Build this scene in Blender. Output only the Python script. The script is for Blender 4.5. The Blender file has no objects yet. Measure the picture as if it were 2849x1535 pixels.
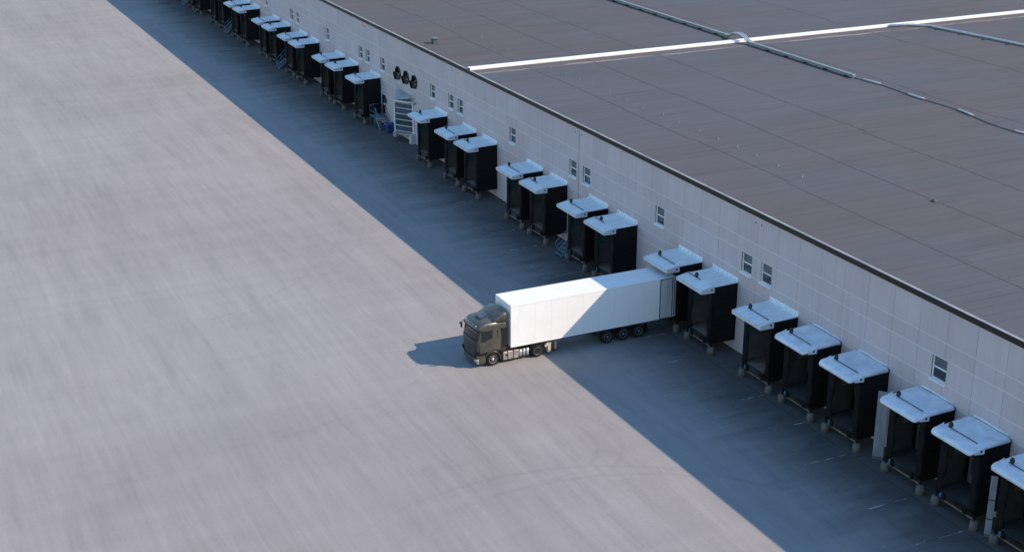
import bpy, bmesh, math, random
from mathutils import Vector, Matrix
random.seed(7)
S = bpy.context.scene
R = math.radians
# ------------------------------------------------------------------ camera
cam = bpy.data.cameras.new('camera')
cam.sensor_width = 36.0; cam.lens = 4014.9 / 2849 * 36
cam.clip_start = 1.0; cam.clip_end = 3000
co = bpy.data.objects.new('camera', cam); S.collection.objects.link(co)
co.location = (-52.104, -78.675, 39.0)
co.rotation_euler = (R(90 - 20.667), 0, R(-25.554))
S.camera = co
# ------------------------------------------------------------------ sky, sun, exposure
TO_SUN = Vector((1.15, -0.82, 1.0)).normalized()
ELEV = math.asin(TO_SUN.z); AZ = math.atan2(TO_SUN.x, TO_SUN.y)
w = bpy.data.worlds.new('World'); S.world = w; w.use_nodes = True
nt = w.node_tree; bg = nt.nodes['Background']
sky = nt.nodes.new('ShaderNodeTexSky'); sky.sky_type = 'NISHITA'; sky.sun_disc = False
sky.sun_elevation = ELEV; sky.sun_rotation = AZ
sky.air_density = 2.0; sky.dust_density = 0.0; sky.ozone_density = 8.5; sky.altitude = 50
nt.links.new(sky.outputs[0], bg.inputs[0]); bg.inputs[1].default_value = 0.15
sl = bpy.data.lights.new('sun', 'SUN'); sl.energy = 4.2; sl.angle = R(0.5); sl.color = (1.0, 0.82, 0.62)
so = bpy.data.objects.new('sun', sl); S.collection.objects.link(so)
so.rotation_euler = (-TO_SUN).to_track_quat('-Z', 'Y').to_euler(); so.location = (60, -40, 60)
vs = S.view_settings
S.display_settings.display_device = 'sRGB'
vs.view_transform = 'Standard'; vs.look = 'None'; vs.exposure = 0.5; vs.gamma = 1.0; vs.use_curve_mapping = False

# ------------------------------------------------------------------ materials
MAT = {}
class N:
    def __init__(self, name):
        self.m = bpy.data.materials.new(name); self.m.use_nodes = True
        self.t = self.m.node_tree; self.b = self.t.nodes['Principled BSDF']
    def n(self, kind, **kw):
        x = self.t.nodes.new('ShaderNode' + kind)
        for k, v in kw.items():
            if k.startswith('i_'):
                key = k[2:]; key = int(key) if key.isdigit() else key
                x.inputs[key].default_value = v
            else: setattr(x, k, v)
        return x
    def l(self, a, b): self.t.links.new(a, b)
    def math(self, op, a, b=None, c=None, clamp=False):
        x = self.n('Math', operation=op); x.use_clamp = clamp
        for i, v in enumerate((a, b, c)):
            if v is None: continue
            if isinstance(v, (int, float)): x.inputs[i].default_value = v
            else: self.l(v, x.inputs[i])
        return x.outputs[0]
    def mix(self, f, a, b, blend='MIX'):
        x = self.n('Mix', data_type='RGBA', blend_type=blend)
        for s, v in ((x.inputs[0], f), (x.inputs[6], a), (x.inputs[7], b)):
            if isinstance(v, (int, float)): s.default_value = v
            elif isinstance(v, tuple): s.default_value = v if len(v) == 4 else v + (1,)
            else: self.l(v, s)
        return x.outputs[2]
    def ramp(self, f, p0, p1, c0=(0, 0, 0, 1), c1=(1, 1, 1, 1)):
        x = self.n('MapRange'); x.inputs[1].default_value = p0; x.inputs[2].default_value = p1
        x.clamp = True; self.l(f, x.inputs[0]); return x.outputs[0]
    def pos(self, obj=False):
        if obj: return self.n('TexCoord').outputs['Object']
        return self.n('NewGeometry').outputs['Position']
    def scale(self, v, s):
        x = self.n('Mapping'); x.inputs['Scale'].default_value = s; self.l(v, x.inputs[0]); return x.outputs[0]
    def noise(self, v, sc, det=4, rough=.55, dist=0):
        x = self.n('TexNoise'); x.inputs['Scale'].default_value = sc; x.inputs['Detail'].default_value = det
        x.inputs['Roughness'].default_value = rough; x.inputs['Distortion'].default_value = dist
        self.l(v, x.inputs['Vector']); return x.outputs['Fac']
    def col(self, v): self.l(v, self.b.inputs['Base Color'])
    def bump(self, h, st, d=.02):
        x = self.n('Bump'); x.inputs['Strength'].default_value = st; x.inputs['Distance'].default_value = d
        self.l(h, x.inputs['Height']); self.l(x.outputs[0], self.b.inputs['Normal'])
    def done(self, key, rough=.7, metal=0, spec=.5):
        if not self.b.inputs['Roughness'].is_linked: self.b.inputs['Roughness'].default_value = rough
        self.b.inputs['Metallic'].default_value = metal
        self.b.inputs['Specular IOR Level'].default_value = spec
        MAT[key] = self.m; return self.m

def plain(key, c, rough=.6, metal=0, spec=.5, var=.12, sc=3.0, streak=(1, 1, 1), coat=0, obj=True, dirt=None, dsc=.7):
    k = N(key); p = k.pos(obj)
    if obj:                                            # every copy gets its own patch of the pattern
        off = k.n('VectorMath', operation='MULTIPLY_ADD'); cmb = k.n('CombineXYZ'); rv = k.n('ObjectInfo').outputs['Random']
        for q in range(3): k.l(rv, cmb.inputs[q])
        k.l(cmb.outputs[0], off.inputs[0]); off.inputs[1].default_value = (37, 53, 71); k.l(p, off.inputs[2]); p = off.outputs[0]
    f = k.noise(k.scale(p, streak), sc, 5, .6)
    f = k.ramp(f, .3, .7)
    col = k.mix(f, tuple(x * (1 - var) for x in c), tuple(min(1, x * (1 + var)) for x in c))
    if dirt:
        d = k.noise(k.scale(p, streak), dsc, 6, .65, .6)
        col = k.mix(k.math('MULTIPLY', k.ramp(d, .5, .75), .6), col, dirt)
    k.col(col)
    k.l(k.math('ADD', k.math('MULTIPLY', f, .12), rough - .06), k.b.inputs['Roughness'])
    if coat: k.b.inputs['Coat Weight'].default_value = coat; k.b.inputs['Coat Roughness'].default_value = .12
    return k.done(key, rough, metal, spec)

def ground_material():
    k = N('yard_asphalt'); p = k.pos()
    sep = k.n('SeparateXYZ'); k.l(p, sep.inputs[0]); X, Y = sep.outputs[0], sep.outputs[1]
    lane = k.noise(k.scale(p, (1, .075, 1)), .36, 6, .56, .9)      # worn lanes along the building
    lane2 = k.noise(k.scale(p, (1, .055, 1)), 2.4, 5, .62, .45)
    blot = k.noise(p, .05, 4, .55, .5)
    cross = k.noise(k.scale(p, (.05, 1, 1)), .55, 4, .55, .3)
    grain = k.noise(p, 4.5, 5, .75); fine = k.noise(p, 26, 2, .6)
    v = k.math('MULTIPLY', k.math('SUBTRACT', lane, .5), .33)
    v = k.math('ADD', v, k.math('MULTIPLY', k.math('SUBTRACT', lane2, .5), .28))
    v = k.math('ADD', v, k.math('MULTIPLY', k.math('SUBTRACT', blot, .5), .34))
    v = k.math('ADD', v, k.math('MULTIPLY', k.math('SUBTRACT', cross, .5), .16))
    v = k.math('ADD', v, k.math('MULTIPLY', k.math('SUBTRACT', grain, .5), .22))
    v = k.math('ADD', v, k.math('MULTIPLY', k.math('SUBTRACT', fine, .5), .14))
    dash = k.ramp(k.noise(k.scale(p, (1, .13, 1)), .95, 4, .55, .35), .54, .70)
    v = k.math('SUBTRACT', v, k.math('MULTIPLY', dash, .075))
    lite = k.ramp(k.noise(k.scale(p, (1, .10, 1)), 1.3, 4, .55, .3), .58, .72)
    v = k.math('ADD', v, k.math('MULTIPLY', lite, .06))
    # tyre marks: thin arcs swept by turning trucks
    marks = None
    def arc(cx, cy, r, wd, ax, ay, amt, half):
        dx = k.math('SUBTRACT', X, cx); dy = k.math('SUBTRACT', Y, cy)
        d = k.math('SQRT', k.math('ADD', k.math('MULTIPLY', dx, dx), k.math('MULTIPLY', dy, dy)))
        m = k.math('SUBTRACT', 1, k.math('DIVIDE', k.math('ABSOLUTE', k.math('SUBTRACT', d, r)), wd), clamp=True)
        dot = k.math('DIVIDE', k.math('ADD', k.math('MULTIPLY', dx, ax), k.math('MULTIPLY', dy, ay)), r)
        m = k.math('MULTIPLY', m, k.ramp(dot, half - .25, half + .1))
        return k.math('MULTIPLY', m, amt)
    for a in ((-22, -112, 110, 2.6, -.02, 1, .12, .985), (-24, -116, 112, 1.1, -.04, 1, .10, .985), (-30, -70, 63, 1.8, .05, 1, .09, .96),
              (-18.9, -11.2, 4.1, .22, .71, -.70, .26, .55), (-18.0, -11.6, 4.6, .22, .9, -.4, .16, .6),
              (-22.5, -30, 16.2, .28, .35, .94, .20, .80), (-21.0, -31.5, 16.0, .28, .35, .94, .18, .80),
              (-40, 40, 26, .3, .9, -.43, .14, .7), (-38, 40, 26, .3, .9, -.43, .14, .7),
              (-34, 18, 22, .3, .8, -.6, .12, .7), (-19, 34, 60, .35, -.6, -.8, .10, .9), (-17, 34, 60, .35, -.6, -.8, .10, .9),
              (-30, 95, 30, .35, .85, -.52, .10, .7), (-26, -8, 12, .25, -.2, -.98, .10, .75), (-14, 30, 26, .3, .3, -.95, .14, .85)):
        q = arc(*a); marks = q if marks is None else k.math('ADD', marks, q)
    marks = k.math('MULTIPLY', marks, k.ramp(k.noise(p, .9, 4, .6), .3, .6))
    # dirt of the bays: oil and rubber where trucks stand, ragged edge
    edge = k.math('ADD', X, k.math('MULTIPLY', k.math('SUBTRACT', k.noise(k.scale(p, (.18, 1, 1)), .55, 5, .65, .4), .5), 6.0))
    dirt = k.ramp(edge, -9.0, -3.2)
    oil = k.ramp(k.noise(k.scale(p, (.35, 1, 1)), .8, 5, .62, .8), .52, .72)
    oil = k.math('MULTIPLY', oil, k.ramp(X, -9, -4))
    base = k.mix(k.ramp(k.noise(p, .035, 3, .5), .35, .65), (.272, .256, .251), (.274, .263, .263))
    br = k.math('ADD', 1, v)
    c = k.n('VectorMath', operation='SCALE'); k.l(base, c.inputs[0]); k.l(br, c.inputs['Scale'])
    col = k.mix(k.math('MULTIPLY', marks, .6, clamp=True), c.outputs[0], (.06, .06, .063))
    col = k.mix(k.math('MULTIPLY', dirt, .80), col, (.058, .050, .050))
    col = k.mix(k.math('MULTIPLY', oil, .45), col, (.045, .045, .042))
    # hairline pale scratches along the lanes
    scr = k.noise(k.scale(p, (1, .012, 1)), 5.5, 2, .5)
    col = k.mix(k.math('MULTIPLY', k.ramp(scr, .70, .76), .10), col, (.5, .5, .5))
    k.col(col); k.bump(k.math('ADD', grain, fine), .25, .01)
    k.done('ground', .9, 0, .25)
ground_material()

def wall_material():
    k = N('wall_panel_concrete'); p = k.pos()
    st = k.noise(k.scale(p, (1, 1, .06)), 2.2, 5, .6, .2)
    bl = k.noise(p, .35, 4, .6, .4); fi = k.noise(p, 14, 3, .6)
    rnd = k.n('ObjectInfo').outputs['Random']
    v = k.math('ADD', k.math('MULTIPLY', k.math('SUBTRACT', st, .5), .22), k.math('MULTIPLY', k.math('SUBTRACT', bl, .5), .16))
    v = k.math('ADD', v, k.math('MULTIPLY', k.math('SUBTRACT', rnd, .5), .07))
    v = k.math('ADD', v, k.math('MULTIPLY', k.math('SUBTRACT', fi, .5), .08))
    base = k.mix(k.ramp(bl, .35, .65), (.535, .464, .488), (.52, .464, .50))
    c = k.n('VectorMath', operation='SCALE'); k.l(base, c.inputs[0]); k.l(k.math('ADD', 1, v), c.inputs['Scale'])
    drip = k.ramp(k.noise(k.scale(p, (1, 1, .03)), 3.2, 3, .6), .62, .75)
    k.col(k.mix(k.math('MULTIPLY', drip, .22), c.outputs[0], (.30, .27, .26)))
    k.bump(fi, .15, .004); k.done('wall', .88, 0, .2)
wall_material()

def roof_material():
    k = N('roof_felt'); p = k.pos()
    sep = k.n('SeparateXYZ'); k.l(p, sep.inputs[0]); X, Y = sep.outputs[0], sep.outputs[1]
    # felt strips 0.95 m wide laid across the roof, each of its own tone, with dark laps
    yy = k.math('DIVIDE', Y, .95); fl = k.math('FLOOR', yy); fr = k.math('FRACT', yy)
    wn = k.n('TexWhiteNoise', noise_dimensions='2D'); cx = k.n('CombineXYZ'); k.l(fl, cx.inputs[0])
    k.l(k.math('FLOOR', k.math('DIVIDE', X, 6.55)), cx.inputs[1]); k.l(cx.outputs[0], wn.inputs['Vector'])
    lap = k.math('LESS_THAN', k.math('ABSOLUTE', k.math('SUBTRACT', fr, .5)), .055)
    lapn = k.ramp(k.noise(k.scale(p, (.3, 1, 1)), .5, 3, .6), .4, .62)
    big = k.noise(k.scale(p, (.6, 1, 1)), .05, 5, .6, .5); mid = k.noise(k.scale(p, (.25, 1, 1)), .6, 5, .62, .3); fi = k.noise(p, 9, 3, .65)
    v = k.math('MULTIPLY', k.math('SUBTRACT', wn.outputs[0], .5), .09)
    v = k.math('ADD', v, k.math('MULTIPLY', k.math('SUBTRACT', big, .5), .30))
    v = k.math('ADD', v, k.math('MULTIPLY', k.math('SUBTRACT', mid, .5), .22))
    v = k.math('ADD', v, k.math('MULTIPLY', k.math('SUBTRACT', fi, .5), .14))
    v = k.math('SUBTRACT', v, k.math('MULTIPLY', k.math('MULTIPLY', lap, lapn), .24))
    base = k.mix(k.ramp(big, .38, .62), (.094, .084, .092), (.080, .085, .100))
    c = k.n('VectorMath', operation='SCALE'); k.l(base, c.inputs[0]); k.l(k.math('ADD', 1, v), c.inputs['Scale'])
    # pale silt line left by ponding along the fire wall
    d = k.math('ABSOLUTE', k.math('SUBTRACT', k.math('ADD', Y, k.math('MULTIPLY', k.noise(k.scale(p, (1, .3, 1)), .25, 4, .6), 1.2)), 38.05))
    silt = k.math('MULTIPLY', k.math('SUBTRACT', 1, k.math('DIVIDE', d, .34), clamp=True), k.ramp(k.noise(k.scale(p, (.2, 1, 1)), .7, 3, .6), .35, .6))
    d2 = k.ramp(k.math('ABSOLUTE', k.math('SUBTRACT', Y, 38.4)), .95, .3)
    col = k.mix(k.math('MULTIPLY', d2, .25), c.outputs[0], (.16, .11, .10))
    k.col(k.mix(k.math('MULTIPLY', silt, .7), col, (.42, .37, .32)))
    k.bump(k.math('ADD', mid, fi), .2, .02); k.done('roof', .82, 0, .3)
roof_material()

plain('joint', (.66, .64, .63), .8, var=.05)
plain('canopy', (.78, .86, .93), .46, .2, .4, var=.12, sc=1.6, streak=(.5, 4, 1), dirt=(.40, .45, .50), dsc=1.1)
plain('canopy_membrane', (.70, .76, .84), .6, .05, .3, var=.12, sc=1.2, dirt=(.42, .46, .52), dsc=.9)
plain('fascia_grey', (.58, .60, .63), .5, 0, .4, var=.08, dirt=(.38, .39, .40), dsc=1.6)
plain('white_trim', (.80, .80, .79), .45, 0, .5, var=.05, dirt=(.5, .49, .47))
plain('black_clad', (.0055, .0055, .0065), .6, 0, .22, var=.25, streak=(1, 1, 4))
plain('black_rubber', (.006, .006, .007), .75, 0, .2, var=.3)
plain('dark_steel', (.045, .047, .05), .5, .5, .5, var=.2)
plain('dock_door_grey', (.15, .14, .135), .6, var=.1)
plain('dock_floor', (.24, .18, .15), .75, var=.25, dirt=(.05, .045, .04))
plain('beam_worn', (.20, .15, .11), .6, .3, var=.35, sc=6, dirt=(.09, .07, .06), dsc=3)
plain('pier_concrete', (.15, .125, .12), .9, var=.25, sc=5, dirt=(.07, .06, .055), dsc=2.5)
plain('plinth_concrete', (.32, .31, .31), .9, var=.15, sc=3, dirt=(.15, .14, .13), dsc=1.5)
plain('blue_paint', (.05, .17, .36), .5, 0, .5, var=.15)
plain('bin_blue', (.012, .05, .22), .45, 0, .5, var=.12)
plain('stair_steel', (.20, .30, .38), .5, .5, .5, var=.15, dirt=(.12, .12, .12))
plain('fascia_dark', (.016, .0145, .016), .55, .2, .5, var=.15, sc=1.0)
plain('trim_metal', (.30, .31, .33), .5, .3, .4, var=.25, sc=.7)
plain('edge_metal', (.55, .56, .58), .4, .5, .5, var=.12, sc=2)
plain('cap_white', (.86, .84, .82), .35, 0, .6, var=.04)
plain('tray_metal', (.27, .30, .32), .45, .5, .5, var=.15, sc=2)
plain('trailer_white', (.81, .81, .82), .35, 0, .5, var=.025, sc=.9, dirt=(.74, .74, .73), dsc=.6)
plain('trailer_gap', (.52, .52, .52), .7)
plain('chassis_dark', (.025, .025, .027), .6, .2, var=.25)
plain('tyre', (.016, .016, .017), .85, 0, .25, var=.3, sc=6)
plain('rim', (.40, .37, .36), .4, .7, .5, var=.2, sc=6, dirt=(.16, .12, .10), dsc=4)
plain('rim_grey', (.22, .22, .23), .45, .6, .5, var=.2, sc=6, dirt=(.08, .07, .06), dsc=4)
plain('tank_alu', (.50, .44, .42), .4, .6, .5, var=.2, sc=3, dirt=(.25, .19, .17), dsc=2)
plain('flap_cream', (.55, .47, .34), .6, var=.2, sc=4, dirt=(.25, .18, .12), dsc=3)
plain('cab_paint', (.074, .070, .061), .36, .1, .5, var=.22, sc=3.5, coat=.4, dirt=(.040, .038, .034), dsc=2.2)
plain('cab_black', (.012, .012, .013), .4, 0, .5, var=.2)
plain('grille_edge', (.14, .13, .12), .35, .6, .5, var=.3, sc=8)
plain('line_paint', (.55, .56, .57), .8, var=.15)
plain('gate_blue', (.050, .072, .125), .45, 0, .5, var=.08)
plain('roof_vent', (.16, .165, .18), .45, .4, var=.1)
plain('seam_felt', (.072, .070, .078), .8, var=.2)
plain('lamp_housing', (.02, .02, .022), .5, .2, var=.2)
plain('fan_steel', (.055, .065, .075), .4, .6, .5, var=.3, sc=3)
plain('guard_dull', (.27, .29, .33), .65, .1, var=.2, sc=1.5, streak=(1, 1, .4), dirt=(.12, .12, .14), dsc=1)
plain('guard_pale', (.55, .58, .62), .6, .2, var=.12, sc=1.5, streak=(1, 1, .4), dirt=(.25, .25, .27), dsc=1)
plain('hood_metal', (.42, .45, .47), .45, .4, .5, var=.35, sc=2.2, streak=(.3, 5, 1))

plain('lining_dark', (.05, .05, .05), .75, var=.3, sc=1.5)
plain('lining_grey', (.12, .11, .105), .75, var=.15, sc=1.5)
plain('lining_brown', (.13, .10, .09), .75, var=.15)
plain('apron_joint', (.05, .05, .05), .9, var=.4, sc=1.2)
def glass(key, c, rough=.06, spec=.8):
    k = N(key); f = k.noise(k.pos(), 1.2, 2, .5)
    k.col(k.mix(f, tuple(x * .7 for x in c), tuple(x * 1.3 for x in c)))
    k.b.inputs['Coat Weight'].default_value = .15; k.b.inputs['Coat Roughness'].default_value = .03
    k.done(key, rough, 0, spec)
glass('pane', (.034, .046, .060)); glass('pane_blind', (.11, .115, .14), .25, .4); glass('cab_glass', (.010, .015, .019), .06, .55); glass('hatch_glass', (.03, .04, .10))
glass('lamp_glass', (.45, .46, .46), .15); glass('dock_glass', (.05, .13, .15), .3, .3); glass('gate_glass', (.035, .06, .06), .1)

def worn_line():
    k = N('worn_line_paint'); p = k.pos()
    f = k.ramp(k.noise(k.scale(p, (.5, 2.5, 1)), 2.2, 5, .7), .47, .60)
    k.col(k.mix(k.math('MULTIPLY', f, .85), (.065, .06, .06), (.62, .63, .64)))
    k.done('worn_line', .85, 0, .25)
worn_line()

# ------------------------------------------------------------------ mesh helpers
COL = S.collection
class MB:
    def __init__(s): s.v = []; s.f = []; s.sm = []
    def face(s, pts, smooth=False):
        i = len(s.v); s.v += [tuple(p) for p in pts]; s.f.append(tuple(range(i, i + len(pts)))); s.sm.append(smooth)
    def box(s, x0, x1, y0, y1, z0, z1):
        if x0 > x1: x0, x1 = x1, x0
        if y0 > y1: y0, y1 = y1, y0
        if z0 > z1: z0, z1 = z1, z0
        i = len(s.v)
        s.v += [(x0, y0, z0), (x1, y0, z0), (x1, y1, z0), (x0, y1, z0), (x0, y0, z1), (x1, y0, z1), (x1, y1, z1), (x0, y1, z1)]
        for q in ((0, 3, 2, 1), (4, 5, 6, 7), (0, 1, 5, 4), (1, 2, 6, 5), (2, 3, 7, 6), (3, 0, 4, 7)):
            s.f.append(tuple(i + a for a in q)); s.sm.append(False)
        return s
    def prism_y(s, poly, y0, y1):           # polygon of (x, z), extruded along y
        n = len(poly); i = len(s.v)
        s.v += [(x, y0, z) for x, z in poly] + [(x, y1, z) for x, z in poly]
        s.f.append(tuple(i + a for a in range(n))); s.sm.append(False)
        s.f.append(tuple(i + n + a for a in reversed(range(n)))); s.sm.append(False)
        for a in range(n):
            b = (a + 1) % n; s.f.append((i + b, i + a, i + n + a, i + n + b)); s.sm.append(False)
        return s
    def prism_z(s, poly, zb, zt):           # polygon of (x, y), bottom and top heights as numbers or functions
        n = len(poly); i = len(s.v); fb = zb if callable(zb) else (lambda x, y: zb); ft = zt if callable(zt) else (lambda x, y: zt)
        s.v += [(x, y, fb(x, y)) for x, y in poly] + [(x, y, ft(x, y)) for x, y in poly]
        s.f.append(tuple(i + a for a in reversed(range(n)))); s.sm.append(False)
        s.f.append(tuple(i + n + a for a in range(n))); s.sm.append(False)
        for a in range(n):
            b = (a + 1) % n; s.f.append((i + a, i + b, i + n + b, i + n + a)); s.sm.append(False)
        return s
    def tube(s, pts, r, n=8, cap=True):
        pts = [Vector(p) for p in pts]; rings = []
        for a, p in enumerate(pts):
            d = (pts[min(a + 1, len(pts) - 1)] - pts[max(a - 1, 0)]).normalized()
            up = Vector((0, 0, 1)) if abs(d.z) < .9 else Vector((1, 0, 0))
            e1 = d.cross(up).normalized(); e2 = d.cross(e1).normalized()
            rr = r[a] if isinstance(r, (list, tuple)) else r
            rings.append([p + rr * (math.cos(t) * e1 + math.sin(t) * e2) for t in [2 * math.pi * q / n for q in range(n)]])
        s.loft(rings, cap, True); return s
    def loft(s, rings, cap=True, smooth=True, close=True):
        n = len(rings[0]); i = len(s.v)
        for rg in rings: s.v += [tuple(p) for p in rg]
        for a in range(len(rings) - 1):
            for b in range(n if close else n - 1):
                c = (b + 1) % n
                s.f.append((i + a * n + b, i + a * n + c, i + (a + 1) * n + c, i + (a + 1) * n + b)); s.sm.append(smooth)
        if cap:
            s.f.append(tuple(i + b for b in reversed(range(n)))); s.sm.append(False)
            s.f.append(tuple(i + (len(rings) - 1) * n + b for b in range(n))); s.sm.append(False)
        return s
    def lathe_y(s, prof, cx, cz, n=28):     # profile of (radius, y) turned about the y axis
        rings = [[(cx + r * math.cos(t), y, cz + r * math.sin(t)) for t in [2 * math.pi * q / n for q in range(n)]] for r, y in prof]
        s.loft(rings, True, True); return s
    def lathe_z(s, prof, cx, cy, n=16):
        rings = [[(cx + r * math.cos(t), cy + r * math.sin(t), z) for t in [2 * math.pi * q / n for q in range(n)]] for r, z in prof]
        s.loft(rings, True, True); return s
    def mesh(s, name, mat, bevel=0, seg=2):
        me = bpy.data.meshes.new(name); me.from_pydata(s.v, [], s.f)
        me.polygons.foreach_set('use_smooth', s.sm)
        bm = bmesh.new(); bm.from_mesh(me)
        bmesh.ops.remove_doubles(bm, verts=bm.verts, dist=1e-5)
        bmesh.ops.recalc_face_normals(bm, faces=bm.faces)
        if bevel: bmesh.ops.bevel(bm, geom=list(bm.edges), offset=bevel, segments=seg, profile=.6, affect='EDGES', clamp_overlap=True)
        bm.to_mesh(me); bm.free()
        me.materials.append(MAT[mat] if isinstance(mat, str) else mat); return me
    def build(s, name, mat, parent=None, bevel=0, seg=2):
        return link(name, s.mesh(name, mat, bevel, seg), parent)
def link(name, data, parent=None, loc=None):
    o = bpy.data.objects.new(name, data); COL.objects.link(o); o.parent = parent
    if loc is not None: o.location = loc
    return o
def tag(o, label=None, cat=None, group=None, kind=None):
    if label: o['label'] = label
    if cat: o['category'] = cat
    if group: o['group'] = group
    if kind: o['kind'] = kind
    return o
def thing(name, label, cat, loc=(0, 0, 0), rz=0, group=None):
    o = link(name, None, None, loc); o.rotation_euler = (0, 0, rz); o.empty_display_size = .3
    return tag(o, label, cat, group)
def copy_tree(o, parent=None):
    c = o.copy(); COL.objects.link(c); c.parent = parent
    for ch in list(o.children): copy_tree(ch, c)
    return c
ORD = ['', 'first', 'second', 'third', 'fourth', 'fifth', 'sixth', 'seventh', 'eighth', 'ninth', 'tenth', 'eleventh', 'twelfth',
       'thirteenth', 'fourteenth', 'fifteenth', 'sixteenth', 'seventeenth', 'eighteenth', 'nineteenth', 'twentieth', 'twenty-first',
       'twenty-second', 'twenty-third', 'twenty-fourth', 'twenty-fifth']

# ------------------------------------------------------------------ ground
g = MB(); g.face([(-700, -500, 0), (700, -500, 0), (700, 1500, 0), (-700, 1500, 0)])
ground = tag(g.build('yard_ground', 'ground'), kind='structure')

DOCKS = [-34.05, -29.62, -25.44, -19.95, -15.55, -11.2, -4.53, -0.17, 8.66, 13.09, 19.83, 24.25, 33.24, 37.69, 44.39, 62.33,
         69.07, 73.63, 82.57, 87.02, 93.72, 98.22, 107.12, 111.6, 118.5, 122.9, 131.8, 136.2, 142.9, 147.3]
for y in DOCKS:
    if y in (-0.17, 8.66): x0 = -4.4
    else: x0 = -4.6 - random.random() * 1.6
    dy = random.uniform(-.12, .12)
    m = MB(); yy = y + dy
    n = 7
    for a in range(n):
        xa = x0 + (-2.35 - x0) * a / n; xb = x0 + (-2.35 - x0) * (a + 1) / n
        m.face([(xa, yy - .032 + random.uniform(-.004, .004), .004), (xb, yy - .032, .004), (xb, yy + .032, .004), (xa, yy + .032 + random.uniform(-.004, .004), .004)])
    m.build('painted_line', 'worn_line', ground)
m = MB().box(-2.53, -2.47, -60, 170, -.02, .004); m.build('apron_joint', 'apron_joint', ground)

# ------------------------------------------------------------------ warehouse
ROOF = 10.30
WH = thing('warehouse', 'long pale grey concrete panel warehouse with dark flat felt roof and dark roof edge', 'warehouse', (0, 0, 0))
WY0, WY1 = -60.0, 170.0
MB().box(.2, .5, WY0, WY1, 0, ROOF - .06).build('wall', 'dark_steel', WH)
MB().box(.018, 140, WY0, WY1, ROOF - .3, ROOF).build('roof', 'roof', WH)
MB().box(-.16, .014, WY0, WY1, 9.97, ROOF + .02).build('fascia', 'fascia_dark', WH)
MB().box(-.175, .016, WY0, WY1, ROOF + .022, ROOF + .045).build('edge_trim', 'trim_metal', WH)
m = MB().box(-.075, -.042, WY0, WY1, 9.90, 9.965); m.build('eave_strip', 'joint', WH)
# rows and columns of the wall panels
ROWS = [0, 1.1, 2.15, 3.2, 4.01, 4.78, 5.72, 7.14, 8.07, 9.97]
WIN = [103.37, 92.37, 90.05, 78.85, 67.65, 65.40, 60.95, 47.40, 42.90, 40.70, 29.47, 18.35, 16.08, 5.00, -5.98, -8.17, -24.44]
CUTS = [(yn, yn + 1.2, 5.72, 7.14) for yn in WIN] + [(61.05, 61.98, 1.1, 3.2)]
ks = range(int((WY0 + 1.99) / 2.22) - 1, int((WY1 + 1.99) / 2.22) + 2)
cells = []
for r in range(len(ROWS) - 1):
    z0, z1 = ROWS[r], ROWS[r + 1]
    for k in ks:
        a, b = -1.99 + 2.22 * k, -1.99 + 2.22 * (k + 1)
        a = max(a, WY0); b = min(b, WY1)
        if b - a < .1: continue
        segs = [(a + .008, b - .008)]
        for c0, c1, d0, d1 in CUTS:
            if d0 <= z0 + .01 and d1 >= z1 - .01:
                ns = []
                for p, q in segs:
                    if c1 <= p or c0 >= q: ns.append((p, q)); continue
                    if c0 - p > .04: ns.append((p, c0))
                    if q - c1 > .04: ns.append((c1, q))
                segs = ns
        for p, q in segs: cells.append((p, q, z0 + .022, z1 - .022))
camv = Vector(co.location)
def view_size(c):
    y = (c[0] + c[1]) / 2; z = (c[2] + c[3]) / 2
    d = (Vector((0, y, z)) - camv).length
    vis = 1 if (-38 < y < 112 and z > 4.0 and y < 120 - 4 * max(0, z - 5)) else .05
    return vis * (c[1] - c[0]) * (c[3] - c[2]) / d ** 2
cells.sort(key=view_size, reverse=True)
pm = {}
for c in cells[:298]:
    key = (round(c[1] - c[0], 3), round(c[3] - c[2], 3))
    if key not in pm:
        pm[key] = MB().box(-.04, .018, -key[0] / 2, key[0] / 2, -key[1] / 2, key[1] / 2).mesh('wall_panel', 'wall', .006, 1)
    link('wall_panel', pm[key], WH, (random.uniform(-.002, .002), (c[0] + c[1]) / 2, (c[2] + c[3]) / 2))
m = MB()
for c in cells[298:]: m.box(-.04, .018, *c)
tag(m.build('wall_panel_field', 'wall', WH), kind='stuff')
for z in ROWS[1:-1]:
    segs = [(WY0, WY1)]
    m = MB()
    for p, q in segs: m.box(-.034, .016, p, q, z - .021, z + .021)
    m.build('joint_strip', 'joint', WH)
# windows: frame, two panes, transom, sill
def make_window():
    f = MB()
    for b in ((0, 1.2, 0, .09), (0, 1.2, 1.32, 1.40), (0, .07, .09, 1.32), (1.13, 1.2, .09, 1.32), (.07, 1.13, .66, .75)):
        f.box(.09, .15, b[0], b[1], b[2], b[3])
    rv = MB().box(-.036, .16, -.015, .0, 0, 1.42).box(-.036, .16, 1.2, 1.215, 0, 1.42).box(-.036, .16, 0, 1.2, 1.402, 1.42)
    sl = MB().prism_y([(.088, .085), (-.15, -.02), (-.15, -.075), (-.035, -.06), (.088, .03)], -.04, 1.24)
    return (f.mesh('window_frame', 'white_trim', .008, 1), rv.mesh('reveal', 'joint'), sl.mesh('sill', 'white_trim', .004, 1),
            MB().box(.12, .135, .07, 1.13, .09, .66).mesh('pane', 'pane'), MB().box(.12, .135, .07, 1.13, .75, 1.32).mesh('pane', 'pane_blind'),
            MB().box(.2, .25, -.3, 1.5, -.2, 1.6).mesh('blind', 'gate_blue'))
wm = make_window()
MB_hole = None
for i, yn in enumerate(WIN):
    wo = link('window', wm[0], WH, (-.02, yn, 5.72))
    for nm, me in (('reveal', wm[1]), ('sill', wm[2]), ('pane', wm[3]), ('pane', wm[4])): link(nm, me, wo)
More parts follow.
